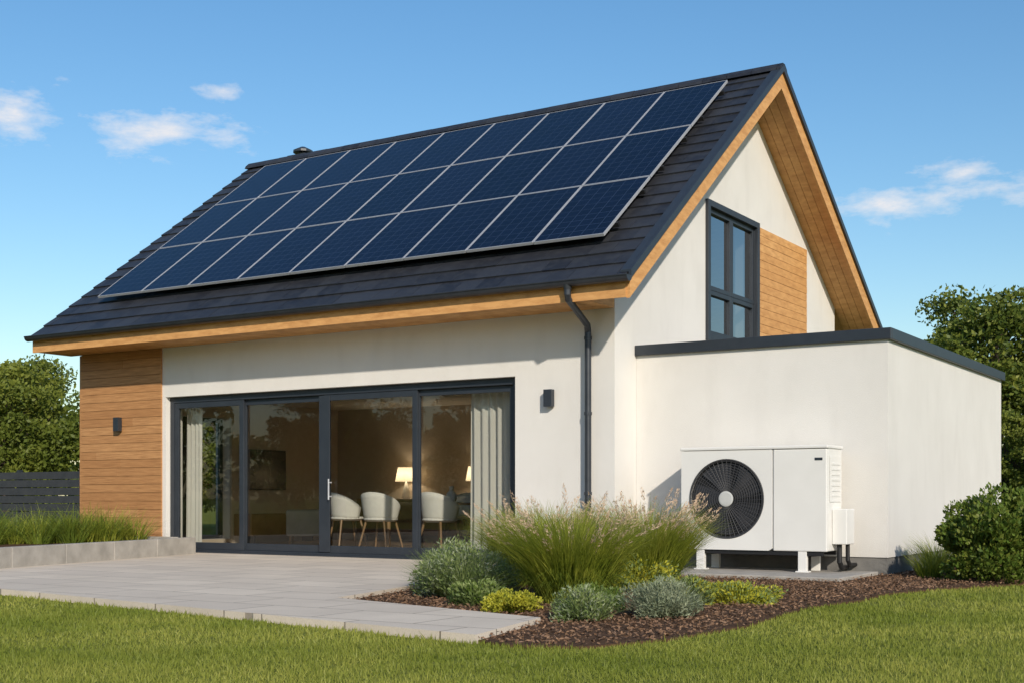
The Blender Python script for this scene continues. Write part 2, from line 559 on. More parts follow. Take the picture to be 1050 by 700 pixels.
# roof deck
def band(y0, y1, o0, o1):
    ps = [(y0, zt(y0) + o1)]
    if y0 < YR < y1: ps.append((YR, ZR + o1))
    ps += [(y1, zt(y1) + o1), (y1, zt(y1) + o0)]
    if y0 < YR < y1: ps.append((YR, ZR + o0))
    ps.append((y0, zt(y0) + o0))
    return ps[::-1]
g = Geo()
for y0, y1 in ((YE, YR), (YR, YB)):
    g.xprism(band(y0, y1, -.215, -.045), XL, XO - .04)
g.build('roof_deck', [WOODL], house)
g = Geo()
for i in range(4):
    x0 = .004 + i * .134
    for y0, y1 in ((YE + .02, YR), (YR, YB)):
        g.xprism(band(y0, y1, -.24, -.218), x0, x0 + .127)
g.build('gable_soffit', [WOODL], house)
g = Geo()
for y0, y1 in ((YE - .01, YR), (YR, YB)):
    g.xprism(band(y0, y1, -.31, -.035), XO - .03, XO + .015)
g.build('barge_boards', [WOODL], house)
g = Geo()
g.box(XL, XO - .031, YE - .03, YE, 3.19, 3.42)
for i in range(5):
    g.box(XL + .02, -.003, YE + .002 + i * .143, YE + .138 + i * .143, 3.20, 3.225)
g.xprism([(YE + .01, 3.226), (-.002, 3.226), (-.002, 3.75), (YE + .01, 3.28)], XL + .03, -.004)
g.build('eave_fascia', [WOODL], house)
g = Geo()
for y0, y1 in ((YE - .05, YR), (YR, YB + .04)):
    g.xprism(band(y0, y1, -.055, .045), XO + .016, XO + .055)
    g.xprism(band(y0, y1, .02, .047), XO - .09, XO + .0155)
g.build('verge_trim', [DARK], house)
def tiles(g, origin, ud, nrm, length, x0, x1, nc, tw):
    c = length / nc
    U = Vector(ud); Nn = Vector(nrm); O = Vector(origin)
    for k in range(nc):
        off = (k % 2) * tw / 2
        x = x0 - off
        while x < x1:
            a = max(x, x0) + .002; b = min(x + tw, x1) - .002
            if b - a > .03:
                j = random.uniform(-.002, .002)
                d0 = k * c + random.uniform(-.003, .003); d1 = (k + 1) * c + .05
                if k == nc - 1: d1 = (k + 1) * c
                vs = []
                for (lo, hi) in ((.012, -.012), (.038, .014)):
                    for (xx, dd, nn_) in ((a, d0, lo), (b, d0, lo), (b, d1, hi), (a, d1, hi)):
                        vs.append(O + Vector((xx, 0, 0)) + U * dd + Nn * (nn_ + j))
                g.hexa(vs)
            x += tw
g = Geo()
aF = math.atan(SF); aB = math.atan(SB)
LF = (YR - (YE - .06)) / math.cos(aF)
tiles(g, (0, YE - .06, zt(YE - .06) - .03), (0, math.cos(aF), math.sin(aF)), (0, -math.sin(aF), math.cos(aF)), LF, XL, XO - .0, 20, .333)
LB = (YB + .05 - YR) / math.cos(aB)
tiles(g, (0, YB + .05, zt(YB + .05) - .03), (0, -math.cos(aB), math.sin(aB)), (0, math.sin(aB), math.cos(aB)), LB, XL, XO - .0, 20, .333)
g.build('roof_tiles', [TILE], house)
g = Geo()
x = XL - .02
while x < XO + .03:
    x1 = min(x + .40, XO + .06)
    h = random.uniform(0, .006)
    prof = [(YR - .15, ZR - .065), (YR - .12, ZR - .01), (YR - .04, ZR + .055 + h), (YR + .04, ZR + .055 + h), (YR + .12, ZR - .0), (YR + .15, ZR - .05)]
    g.xprism(prof[::-1], x, x1 - .008)
    x = x1
g.build('ridge_caps', [TILE], house)
g = Geo()
g.tube([(-9.1, 4.5, 7.0), (-9.1, 4.5, 7.45)], .08, 12)
g.tube([(-9.1, 4.5, 7.45), (-9.1, 4.5, 7.49)], [.19, .19], 12)
g.tube([(-9.1, 4.5, 7.49), (-9.1, 4.5, 7.56)], [.19, .05], 12)
g.box(-9.32, -8.88, 4.3, 4.7, 7.1, 7.38)
g.build('roof_vent', [DARK], house)
# gutter
g = Geo()
gy, gz, gr = YE - .105, 3.43, .07
out = [(gy + gr * math.cos(t), gz + gr * math.sin(t)) for t in [math.pi + math.pi * k / 10 for k in range(11)]]
inn = [(gy + (gr - .006) * math.cos(t), gz + (gr - .006) * math.sin(t)) for t in [2 * math.pi - math.pi * k / 10 for k in range(11)]]
for i in range(10):
    q = [out[i], out[i + 1], inn[9 - i], inn[10 - i]]
    g.xprism(q, XL - .02, XO + .05)
g.xprism(out, XL - .026, XL - .02); g.xprism(out, XO + .05, XO + .056)
g.tube([(XL - .02, gy - gr, gz), (XO + .05, gy - gr, gz)], .011, 8)
for i in range(14):
    xx = XL + .4 + i * .78
    g.box(xx, xx + .025, gy - gr - .004, gy + gr + .03, gz + .003, gz + .009)
g.build('gutter', [GUT], house)
g = Geo()
px = -.33
pts = [(-.2, gy, 3.40), (-.2, gy, 3.27), (-.21, gy + .03, 3.22), (-.30, -.16, 2.99), (px, -.09, 2.93), (px, -.085, 2.86), (px, -.085, .02), (px, -.14, -.03)]
g.tube(pts, .042, 14)
for z in (2.84, 1.9, .9):
    g.tube([(px, -.085, z - .02), (px, -.085, z + .02)], .05, 14)
    g.box(px - .01, px + .01, -.05, .0, z - .01, z + .01)
g.tube([(-.2, gy, 3.41), (-.2, gy, 3.33)], [.06, .046], 14)
g.build('downpipe', [GUT], house, smooth=False)

def planks(g, axis, a0, a1, z0, z1, face, ph, gap=.006, th=.022, sgn=1):
    n = int(round((z1 - z0) / ph)); ph = (z1 - z0) / n
    for i in range(n):
        za = z0 + i * ph; zb = za + ph - gap
        cuts = [a0, a0 + (a1 - a0) * random.uniform(.2, .8), a1] if random.random() < .45 else [a0, a1]
        for j in range(len(cuts) - 1):
            u0, u1 = cuts[j] + (.0015 if j else 0), cuts[j + 1] - (.0015 if j < len(cuts) - 2 else 0)
            t = th + random.uniform(-.0015, .0015)
            if axis == 'x': g.box(u0, u1, face - t, face - .004, za, zb)
            else: g.box(face + .004, face + t, u0, u1, za, zb)
g = Geo()
planks(g, 'x', -9.93, -8.03, .0, 3.2, -.012, .135)
g.build('facade_cladding', [WOOD], house)
g = Geo(); g.box(-9.925, -8.035, -.014, -.001, -.1, 3.2); g.box(-9.96, -9.905, -.03, .2, -.1, 3.19)
g.build('cladding_backing', [WOOD], house)
g = Geo()
planks(g, 'y', 4.79, 6.94, 2.80, 5.05, .010, .125)
g.build('gable_cladding', [WOODL], house)
g = Geo(); g.box(.001, .012, 4.795, 6.935, 2.8, 5.045)
g.build('gable_cladding_backing', [BLACK], house)

# sliding doors
fr = Geo(); gl = Geo()
X0, X1, H = -7.958, -1.462, 2.428
fr.box(X0, X0 + .09, .09, .2, .0, H); fr.box(X1 - .09, X1, .09, .2, .0, H)
fr.box(X0 + .09, X1 - .09, .09, .2, H - .09, H); fr.box(X0 + .09, X1 - .09, .09, .2, .0, .05)
fr.box(X0 - .0, X1 + .0, .03, .09, .0, .02)
def leaf(a, b, y0, y1, w=.085):
    z0, z1 = .052, H - .092
    fr.box(a, a + w, y0, y1, z0, z1); fr.box(b - w, b, y0, y1, z0, z1)
    fr.box(a + w, b - w, y0 + .001, y1 - .001, z1 - w, z1); fr.box(a + w, b - w, y0 + .001, y1 - .001, z0, z0 + w + .02)
    ym = (y0 + y1) / 2
    gl.add([(a + w, ym, z0 + w), (b - w, ym, z0 + w), (b - w, ym, z1 - w), (a + w, ym, z1 - w)], [(0, 1, 2, 3)])
leaf(-7.866, -6.39, .10, .145)
leaf(-6.47, -4.80, .15, .195)
leaf(-4.79, -3.12, .10, .147)
leaf(-3.20, -1.555, .15, .195)
fr.box(-4.88, -4.68, .086, .098, .06, H - .1)
fr.build('door_frames', [DARK], house, bevel=.004)
gl.build('door_glass', [GLASS], house)
g = Geo()
g.tube([(-4.66, .04, .82), (-4.66, .04, 1.12)], .012, 10)
g.box(-4.672, -4.648, .04, .10, .86, .875); g.box(-4.672, -4.648, .04, .10, 1.06, 1.075)
g.build('door_handle', [ALU], house)

# gable window
fr = Geo(); gl = Geo()
def frame_y(y0, y1, z0, z1, w, xa, xb, glass=True):
    fr.box(xa, xb, y0, y0 + w, z0, z1); fr.box(xa, xb, y1 - w, y1, z0, z1)
    fr.box(xa + .001, xb - .001, y0 + w, y1 - w, z1 - w, z1); fr.box(xa + .001, xb - .001, y0 + w, y1 - w, z0, z0 + w)
    if glass:
        xm = xa + .015
        gl.add([(xm, y0 + w, z0 + w), (xm, y1 - w, z0 + w), (xm, y1 - w, z1 - w), (xm, y0 + w, z1 - w)], [(0, 1, 2, 3)])
frame_y(WY0 - .03, WY1 + .03, WZ0 - .03, WZ1 + .03, .09, .002, .05, False)
frame_y(WY0 + .002, WY1 - .002, WZ0 + .002, WZ1 - .002, .06, -.09, .001, False)
ym = (WY0 + WY1) / 2; zm = 3.83
for (a, b) in ((WY0 + .063, ym - .001), (ym + .001, WY1 - .063)):
    frame_y(a, b, WZ0 + .063, zm - .001, .065, -.075, -.012)
    frame_y(a, b, zm + .001, WZ1 - .063, .065, -.075, -.012)
fr.build('gable_window_frame', [DARK], house, bevel=.004)
gl.build('gable_window_glass', [GLASS2], house)
vs = []
for i in range(61):
    t = i / 60
    for z in (3.15, 5.05):
        vs.append((-.45 + .035 * math.sin(t * 50), WY0 - .05 + t * .62, z))
g = Geo(); g.add(vs, [(2 * i, 2 * i + 2, 2 * i + 3, 2 * i + 1) for i in range(60)])
g.build('gable_window_curtain', [CURT], house, smooth=True)
fr = Geo(); gl = Geo()
frame_y(LW0 + .002, (LW0 + LW1) / 2 - .001, LZ0 + .002, LZ1 - .002, .07, -9.78, -9.72)
frame_y((LW0 + LW1) / 2 + .001, LW1 - .002, LZ0 + .002, LZ1 - .002, .07, -9.78, -9.72)
fr.build('side_window_frame', [DARK], house, bevel=.004)
gl.build('side_window_glass', [GLASS], house)

# interior shell
g = Geo()
g.box(-9.54, -.36, .36, 6.1, -.1, .012, 2)
g.box(-9.54, -.36, 6.0, 6.1, .012, 2.62, 0)
g.box(-9.54, -9.5, .36, LW0, .012, 2.62, 0); g.box(-9.54, -9.5, LW1, 6.0, .012, 2.62, 0)
g.box(-9.54, -9.5, LW0, LW1, LZ1, 2.62, 0); g.box(-9.54, -9.5, LW0, LW1, .012, LZ0, 0)
g.box(-.40, -.36, .36, 6.0, .012, 2.62, 0)
g.box(-9.54, -.36, .36, 8.1, 2.62, 2.9, 1)
g.build('interior_room', [INW, INC, INF], house)

def curtain(name, x0, x1, y, waves):
    n = waves * 12; vs = []
    for i in range(n + 1):
        t = i / n; xx = x0 + (x1 - x0) * t
        for z in (.03, 1.2, 2.38):
            amp = .035 * (1 + .3 * math.sin(t * 17)) * (1.1 if z < 1 else .8)
            vs.append((xx, y + amp * math.sin(t * waves * 2 * math.pi + .3 * z), z))
    fs = [(i * 3 + k, (i + 1) * 3 + k, (i + 1) * 3 + k + 1, i * 3 + k + 1) for i in range(n) for k in range(2)]
    g = Geo(); g.add(vs, fs); g.build(name, [CURT], smooth=True)
curtain('curtain', -2.45, -1.55, .42, 7)
curtain('curtain', -7.95, -7.6, .42, 4)

# furniture
def chair(x, y, rz, sc=1.1):
    e = empty('dining_chair', (x, y, .012), rz); e.scale = (sc,) * 3
    vs = []; na, nz = 18, 5
    for i in range(na + 1):
        a = math.radians(-115 + 230 * i / na)
        for j in range(nz + 1):
            t = j / nz
            hh = .44 + t * (.40 - .22 * (abs(a) / 2.0) ** 2)
            r = .24 + .05 * t
            vs.append((r * math.sin(a), -r * math.cos(a) * .95, hh))
    g = Geo(); g.add(vs, [(i * (nz + 1) + j, (i + 1) * (nz + 1) + j, (i + 1) * (nz + 1) + j + 1, i * (nz + 1) + j + 1) for i in range(na) for j in range(nz)])
    o = g.build('backrest', [FABW], e, smooth=True)
    so = o.modifiers.new('s', 'SOLIDIFY'); so.thickness = .03
    g = Geo(); g.tube([(0, 0, .42), (0, 0, .45), (0, 0, .48)], [.2, .25, .235], 20); g.build('seat', [FABW], e, bevel=.01)
    g = Geo()
    for sx in (-1, 1):
        for sy in (-1, 1):
            g.tube([(sx * .15, sy * .15, .43), (sx * .24, sy * .23, 0)], [.018, .011], 8)
    g.build('legs', [OAK], e)
chair(-6.1, 2.2, -.5)
chair(-5.05, 1.75, .1); chair(-3.95, 1.8, -.12)
chair(-4.9, 3.75, math.pi); chair(-3.8, 3.8, math.pi + .1)
e = empty('dining_table', (0, 0, .012))
g = Geo(); g.box(-5.55, -3.15, 2.3, 3.25, .72, .76); g.build('top', [OAK], e, bevel=.01)
g = Geo()
for xx in (-5.4, -3.3):
    for yy in (2.4, 3.15): g.tube([(xx, yy, .72), (xx, yy, 0)], [.04, .025], 10)
g.build('legs', [OAK], e)
g = Geo()
prof = [(0, .05), (.05, .09), (.14, .08), (.2, .03), (.26, .045)]
g.tube([(-4.4, 2.75, .773 + a) for a, b in prof], [b for a, b in prof], 16)
g.build('vase', [FABW])
g = Geo()
prof = [(0, .06), (.03, .12), (.07, .16)]
g.tube([(-3.7, 2.8, .773 + a) for a, b in prof], [b for a, b in prof], 16)
g.build('bowl', [FABW])
e = empty('sideboard', (0, 0, .012))
g = Geo(); g.box(-8.6, -5.6, 5.5, 5.95, .12, .82); g.build('cabinet', [OAK], e, bevel=.01)
g = Geo()
for i in range(4): g.box(-8.57 + i * .745, -7.85 + i * .745, 5.48, 5.498, .15, .79)
g.build('cabinet_doors', [OAK], e)
g = Geo()
for xx in (-8.5, -5.7): g.tube([(xx, 5.7, .12), (xx, 5.7, 0)], .025, 8)
g.build('feet', [DARK], e)
def tlamp(xx, yy, zz, pw):
    e = empty('table_lamp', (xx, yy, zz))
    g = Geo(); g.tube([(0, 0, 0), (0, 0, .04), (0, 0, .2), (0, 0, .34)], [.07, .08, .05, .012], 14); g.build('lamp_base', [FABW], e)
    g = Geo(); g.tube([(0, 0, .33), (0, 0, .60)], [.21, .16], 24, cap=False); g.build('lamp_shade', [SHADE], e, smooth=True)
    l = bpy.data.lights.new('bulb', 'POINT'); l.energy = pw; l.color = (1, .80, .56); l.shadow_soft_size = .05
    o = bpy.data.objects.new('bulb', l); o.location = (0, 0, .45); o.parent = e; S.collection.objects.link(o)
tlamp(-7.55, 5.72, .835, 8); tlamp(-5.9, 5.72, .835, 8)
g = Geo(); g.box(-9.498, -9.44, 3.2, 4.4, 1.0, 1.75); g.build('television', [PIC], bevel=.01)
e = empty('tv_cabinet'); g = Geo(); g.box(-9.49, -9.05, 3.05, 5.0, .15, .55); g.build('body', [OAK], e, bevel=.01)
g = Geo(); g.box(-9.4, -9.15, 3.2, 3.26, .012, .15); g.box(-9.4, -9.15, 4.8, 4.86, .012, .15); g.build('feet', [DARK], e)
g = Geo(); g.box(-4.9, -3.3, 5.95, 5.998, 1.0, 1.9); g.build('wall_picture', [PIC], bevel=.01)
g = Geo(); g.box(-3.0, -1.6, 5.55, 5.99, .02, 2.2); g.build('tall_cabinet', [OAK], bevel=.01)
e = empty('armchair', (-8.2, 3.6, .012), -.9)
g = Geo(); g.box(-.4, .4, -.35, .4, .15, .43); g.box(-.4, .4, .25, .42, .43, .85); g.box(-.5, -.38, -.35, .4, .15, .62); g.box(.38, .5, -.35, .4, .15, .62)
g.build('upholstery', [simple('grey_fabric', (.35, .33, .31), None, .9)], e, bevel=.04)
g = Geo()
for a in (-.4, .4):
    for b in (-.28, .34): g.tube([(a, b, .16), (a, b, 0)], .018, 8)
g.build('legs', [OAK], e)

# wall lamps
for (x, z, yf) in ((-8.97, 2.03, -.034), (-.915, 2.12, 0)):
    e = empty('wall_lamp', (x, yf, z))
    g = Geo(); g.box(-.06, .06, -.10, -.02, -.11, .11); g.build('lamp_body', [DARK], e, bevel=.004)
    g = Geo(); g.box(-.04, .04, -.02, -.001, -.06, .06); g.build('wall_plate', [DARK], e)

# ------------------------------------------------------------------ solar panels
arr_e = empty('solar_panel_array')
U = Vector((0, math.cos(aF), math.sin(aF))); NN = Vector((0, -math.sin(aF), math.cos(aF)))
O = Vector((0, YE - .06, zt(YE - .06)))
def PP(x, d, n): return O + Vector((x, 0, 0)) + U * d + NN * n
fg = Geo(); gverts = []; gfaces = []; guv = []
def pbox(g, x0, x1, d0, d1, n0, n1, mi=0):
    g.hexa([PP(x0, d0, n0), PP(x1, d0, n0), PP(x1, d1, n0), PP(x0, d1, n0), PP(x0, d0, n1), PP(x1, d0, n1), PP(x1, d1, n1), PP(x0, d1, n1)], mi)
D0 = .87
for r in range(3):
    for c in range(9):
        x1 = -.06 - c * 1.033; x0 = x1 - 1.020
        d0 = D0 + r * 1.635; d1 = d0 + 1.621
        w = .011; a, b = .115, .152
        dn = random.uniform(-.002, .002)
        a += dn; b += dn
        pbox(fg, x0, x0 + w, d0, d1, a, b); pbox(fg, x1 - w, x1, d0, d1, a, b)
        pbox(fg, x0 + w, x1 - w, d0, d0 + w, a, b); pbox(fg, x0 + w, x1 - w, d1 - w, d1, a, b)
        pbox(fg, x0 + w, x1 - w, d0 + w, d1 - w, a + .01, b - .008, 1)
        k = len(gverts); n = b - .004
        gverts += [PP(x0 + w, d0 + w, n), PP(x1 - w, d0 + w, n), PP(x1 - w, d1 - w, n), PP(x0 + w, d1 - w, n)]
        gfaces.append((k, k + 1, k + 2, k + 3)); guv += [(0, 0), (1, 0), (1, 1), (0, 1)]
for r in range(3):
    for q in (.35, 1.27):
        dd = D0 + r * 1.635 + q
        pbox(fg, -9.40, -.02, dd, dd + .04, .05, .112, 1)
fg.build('panel_frames', [ALU, BLACK], arr_e)
me = bpy.data.meshes.new('panel_cells'); me.from_pydata(gverts, [], gfaces); me.materials.append(SOLAR)
uvl = me.uv_layers.new(name='UVMap')
for i, u in enumerate(guv): uvl.data[i].uv = u
o = bpy.data.objects.new('panel_cells', me); S.collection.objects.link(o); o.parent = arr_e

# ------------------------------------------------------------------ heat pump
hp = empty('heat_pump')
HX0, HX1, HF, HB, HZ0, HZ1 = .96, 2.74, -.12, .42, .24, 1.42
SX = 2.10
g = Geo(); g.box(HX0 + .003, HX1 - .003, HF + .055, HB, HZ0 + .003, HZ1 - .003); g.build('casing', [WHITE], hp, bevel=.012)
g = Geo(); g.box(SX + .008, HX1, HF, HF + .054, HZ0, HZ1 - .02); g.build('service_panel', [WHITE], hp, bevel=.012)
g = Geo(); g.box(HX0 - .012, HX1 + .012, HF - .012, HB + .012, HZ1 - .015, HZ1 + .022); g.build('lid', [WHITE], hp, bevel=.01)
fx, fz, fR = 1.533, .835, .455
n = 96; ins = []; outr = []
for k in range(n):
    a = 2 * math.pi * k / n; ca, sa = math.cos(a), math.sin(a)
    ins.append((fx + fR * ca, fz + fR * sa))
    tx = (SX - fx) / ca if ca > 1e-6 else ((HX0 - fx) / ca if ca < -1e-6 else 1e9)
    tz = (HZ1 - .02 - fz) / sa if sa > 1e-6 else ((HZ0 - fz) / sa if sa < -1e-6 else 1e9)
    t = min(tx, tz); outr.append((fx + t * ca, fz + t * sa))
vs = [(x, HF, z) for x, z in ins] + [(x, HF, z) for x, z in outr] + [(x, HF + .054, z) for x, z in ins] + [(x, HF + .054, z) for x, z in outr]
fs = []
for k in range(n):
    j = (k + 1) % n
    fs += [(n + k, n + j, j, k), (k, j, 2 * n + j, 2 * n + k), (n + k, 3 * n + k, 3 * n + j, n + j)]
g = Geo(); g.add(vs, fs); g.build('fan_panel', [WHITE], hp)
g = Geo(); g.tube([(fx, HF + .052, fz), (fx, HF + .056 - .01, fz)], fR + .001, 64); g.build('fan_well', [BLACK], hp)
g = Geo()
for k in range(5):
    a0 = 2 * math.pi * k / 5
    vs = []
    for i in range(7):
        for r in (.09, .25, .42):
            a = a0 + i / 6 * .95 + (r - .09) * .6
            vs.append((fx + r * math.cos(a), HF + .042 - .03 * i / 6, fz + r * math.sin(a)))
    g.add(vs, [(i * 3 + q, i * 3 + q + 1, (i + 1) * 3 + q + 1, (i + 1) * 3 + q) for i in range(6) for q in range(2)])
g.build('fan_blades', [simple('fan_blade', (.05, .05, .055), None, .45)], hp)
g = Geo()
def ring(r, rad, y, mi=0, m=72):
    pts = [(fx + r * math.cos(2 * math.pi * k / m), y, fz + r * math.sin(2 * math.pi * k / m)) for k in range(m + 1)]
    g.tube(pts, rad, 5, mi, cap=False)
for r in np.linspace(.115, .44, 12): ring(float(r), .0035, HF - .004)
ring(.458, .010, HF - .002)
for k in range(48):
    a = 2 * math.pi * k / 48
    g.tube([(fx + .08 * math.cos(a), HF - .006, fz + .08 * math.sin(a)), (fx + .45 * math.cos(a + .25), HF - .002, fz + .45 * math.sin(a + .25))], .0028, 4)
g.build('fan_grille', [GRILL], hp)
g = Geo(); g.tube([(fx, HF + .0, fz), (fx, HF - .012, fz), (fx, HF - .016, fz)], [.09, .09, .075], 32); g.build('fan_hub', [WHITE2], hp)
g = Geo()
for lx in (1.2, 2.45):
    g.box(lx - .05, lx + .05, HF + .01, HF + .07, 0.0, HZ0 + .01, 0)
    g.box(lx - .05, lx + .05, HB - .09, HB - .03, 0.0, HZ0 + .01, 0)
    g.box(lx - .075, lx + .075, HF - .01, HF + .10, 0.0, .016, 0)
    g.box(lx - .03, lx + .03, HF + .07, HB - .09, .17, HZ0, 1)
g.box(HX0 + .05, HX1 - .05, HF + .025, HF + .06, HZ0 - .05, HZ0 + .004, 1)
g.box(HX0 + .05, HX1 - .05, HB - .08, HB - .04, HZ0 - .05, HZ0 + .004, 1)
g.build('feet', [WHITE, BLACK], hp, bevel=.004)
g = Geo(); g.box(HX1 - .001, HX1 + .17, .06, .34, .32, .72); g.build('valve_cover', [WHITE], hp, bevel=.01)
g = Geo(); g.box(HX1, HX1 + .006, -.02, .36, .8, 1.32)
for i in range(7): g.box(HX1 + .006, HX1 + .012, .03, .31, .86 + i * .06, .885 + i * .06)
g.build('side_panel', [WHITE], hp, bevel=.002)
g = Geo()
g.tube([(HX1 + .06, .14, .33), (HX1 + .06, .14, .12), (HX1 + .05, .25, .05), (HX1 + .0, .58, .04)], .03, 10)
g.tube([(HX1 + .12, .25, .33), (HX1 + .12, .25, .14), (HX1 + .11, .35, .08), (HX1 + .1, .6, .07)], .025, 10)
g.build('pipes', [BLACK], hp)
g = Geo(); g.box(HX1 - .14, HX1 - .05, HF - .003, HF + .01, 1.27, 1.30); g.build('badge', [DARK], hp)
g = Geo(); g.box(.72, 3.12, -.85, .56, -.1, .0); g.build('concrete_base', [CONC], bevel=.01)

# ------------------------------------------------------------------ fence
fe = empty('slatted_fence')
g = Geo()
for i in range(9): g.box(-30, -9.98, 1.5, 1.525, -.0 + i * .15, .135 + i * .15)
g.build('slats', [simple('fence_slats', (.03, .032, .036), (.045, .046, .05), .6)], fe)
g = Geo()
for i in range(12): g.box(-29.9 + i * 1.8, -29.82 + i * 1.8, 1.53, 1.61, -.1, 1.38)
g.build('posts', [DARK], fe)

# ------------------------------------------------------------------ plants
def tuft(name, loc, parts, sc=1):
    return obj(name, polys_mesh(name, [p[0] for p in parts], [p[1] for p in parts]), loc, 0, (sc,) * 3)

def plumes(n, L, spread, droop, br, pl=.24, per=56):
    st, tip, d = blades(n, br, L, spread, droop, .0022, 4, return_tips=True, Lv=.3)
    out = []
    for k in range(n):
        t = rng.random(per)
        c = tip[k] - d[k] * (t[:, None] * pl)
        rad = .024 * np.sin(np.pi * np.clip(t * .9 + .08, 0, 1))
        c = c + unit(per) * rad[:, None]
        out.append(leaves(c, .017, .2, np.tile(d[k] * 1.4, (per, 1))))
    return st, np.concatenate(out)

for (loc, s, npl) in (((2.03, -4.66, -.04), 1.04, 50), ((.75, -3.1, -.04), 1.04, 60), ((1.75, -2.7, -.04), 1.08, 85)):
    st, pl = plumes(npl, 1.0, .58, .5, .14)
    tuft('ornamental_grass', loc, [(blades(3600, .25, .93, .56, .85, .0042, 5), ORN), (blades(1000, .2, .66, .85, 1.2, .0042, 5), ORN2), (st, PLUME), (pl, PLUME)], s)

def bushy(name, loc, R, Hh, n, size, m1, m2=None, spikes=0, asp=.35, spm=None, k=16):
    cs = []; rs = []
    for i in range(k):
        a = rng.uniform(0, 2 * np.pi); r = R * math.sqrt(rng.random()) * .78
        z = Hh * rng.uniform(.12, .80) * (1 - .5 * (r / R) ** 2)
        cs.append((r * math.cos(a), r * math.sin(a), z)); rs.append(R * rng.uniform(.26, .42) * (16 / k) ** .4)
    C = []
    for c, r in zip(cs, rs):
        d = unit(n // k); P_ = np.array(c) + d * (r * rng.uniform(.5, 1.15, n // k))[:, None] * np.array([1, 1, min(1, Hh / R * .8)])
        C.append(P_)
    C = np.concatenate(C); C[:, 2] = np.abs(C[:, 2])
    outw = C - np.array([0, 0, -.1]); outw /= np.linalg.norm(outw, axis=1, keepdims=True)
    L = leaves(C, size, asp, outw * 1.2)
    L = L[rng.permutation(len(L))]
    h = len(L) * 2 // 3
    parts = [(L[:h], m1), (L[h:], m2 or m1)]
    if spikes: parts.append((blades(spikes, R * .45, Hh * 1.15, 1.15, .35, .0035, 3), spm or m1))
    return tuft(name, loc, parts)

bushy('lavender_shrub', (.97, -4.70, -.04), .48, .50, 7500, .022, SAGE, SILV, 1000, .25)
bushy('lavender_shrub', (.50, -4.15, -.04), .42, .48, 5500, .022, SAGE, SILV, 700, .25)
bushy('golden_shrub', (2.13, -5.78, -.04), .25, .21, 4200, .014, YEL, YEL, 0, .5)
bushy('silver_shrub', (2.92, -6.02, -.04), .25, .26, 4200, .017, SAGE, SILV, 350, .3)
bushy('silver_shrub', (3.28, -5.45, -.04), .31, .29, 5000, .02, SILV, SILV, 800, .22)
bushy('sage_shrub', (3.0, -4.5, -.04), .30, .28, 3800, .02, SAGE, YEL, 300, .4)
bushy('golden_shrub', (3.25, -4.0, -.04), .40, .20, 5000, .017, YEL, SAGE, 150, .45)
bushy('golden_shrub', (1.9, -3.2, -.04), .42, .36, 4200, .022, YEL, SAGE, 200, .4)
bushy('sage_shrub', (1.55, -5.35, -.04), .28, .22, 3200, .02, SAGE, LEAF_S, 250, .4)
bushy('sage_shrub', (2.55, -5.2, -.04), .26, .22, 3200, .02, LEAF_S, SAGE, 250, .4)
bushy('boxwood_shrub', (4.52, .20, -.05), .70, 1.18, 21000, .028, LEAF_S, LEAF_Y, 0, .55, None, 55)
bushy('boxwood_shrub', (5.5, 1.3, -.05), .80, 1.2, 16000, .032, LEAF_S, LEAF_Y, 0, .55, None, 50)
tuft('bed_grass', (3.75, .35, -.04), [(blades(260, .12, .38, .7, .8, .004, 4), ORN2), (blades(160, .12, .5, .5, .8, .003, 4), ORN)])
tuft('bed_grass', (3.6, 1.4, -.04), [(blades(260, .12, .5, .6, .8, .004, 4), ORN2), (blades(160, .12, .6, .5, .8, .003, 4), ORN)])
tuft('bed_grass', (-.25, -.45, -.04), [(blades(500, .25, .35, .8, .8, .005, 4), ORN2)])

# ------------------------------------------------------------------ trees
def tree_mesh(name, Ht, R, zb, ncl, per, size, leafmats, seed):
    g = Geo()
    rnd = random.Random(seed)
    top = Ht * .72
    g.tube([(0, 0, -.1), (.05, 0, Ht * .2), (.0, .06, Ht * .45), (.05, .02, top)], [.035 * Ht, .026 * Ht, .018 * Ht, .006 * Ht], 9)
    cen = []; rad = []
    for i in range(ncl):
        a = rnd.uniform(0, 2 * math.pi); t = rnd.random()
        z = zb + (Ht - zb) * (.08 + .86 * t)
        prof = math.sin(math.pi * min(1, .18 + .72 * t)) ** .7
        r = R * prof * math.sqrt(rnd.uniform(.25, 1.2)) * .88
        c = (r * math.cos(a), r * math.sin(a), z)
        cen.append(c); rad.append(R * rnd.uniform(.12, .29))
        if i % 2 == 0:
            z0 = min(z * .75, top * .9)
            g.tube([(.03, .02, z0 * .8), (c[0] * .5, c[1] * .5, (z0 + z) * .48), c], [.010 * Ht, .006 * Ht, .002 * Ht], 6)
    L = clump_cloud(cen, rad, per, size)
    core = clump_cloud([(c[0] * .6, c[1] * .6, c[2]) for c in cen], [r * .9 for r in rad], per // 5, size * 1.3)
    h = len(L) // 2
    quads = [f for f in g.f if len(f) == 4]
    tr = np.array([[g.v[i] for i in f] for f in quads])
    idx = rng.permutation(len(L))
    L = L[idx]
    return polys_mesh(name, [tr, L[:h], L[h:], core], [BARK, leafmats[0], leafmats[1], leafmats[0]])
T1 = tree_mesh('treeA', 7.2, 2.9, 1.0, 95, 250, .08, (LEAF_T, LEAF_Y), 1)
T2 = tree_mesh('treeB', 5.0, 2.4, .5, 80, 230, .07, (LEAF_Y, LEAF_Y), 2)
T3 = tree_mesh('treeC', 6.0, 2.3, .8, 75, 230, .075, (LEAF_T, LEAF_Y), 3)
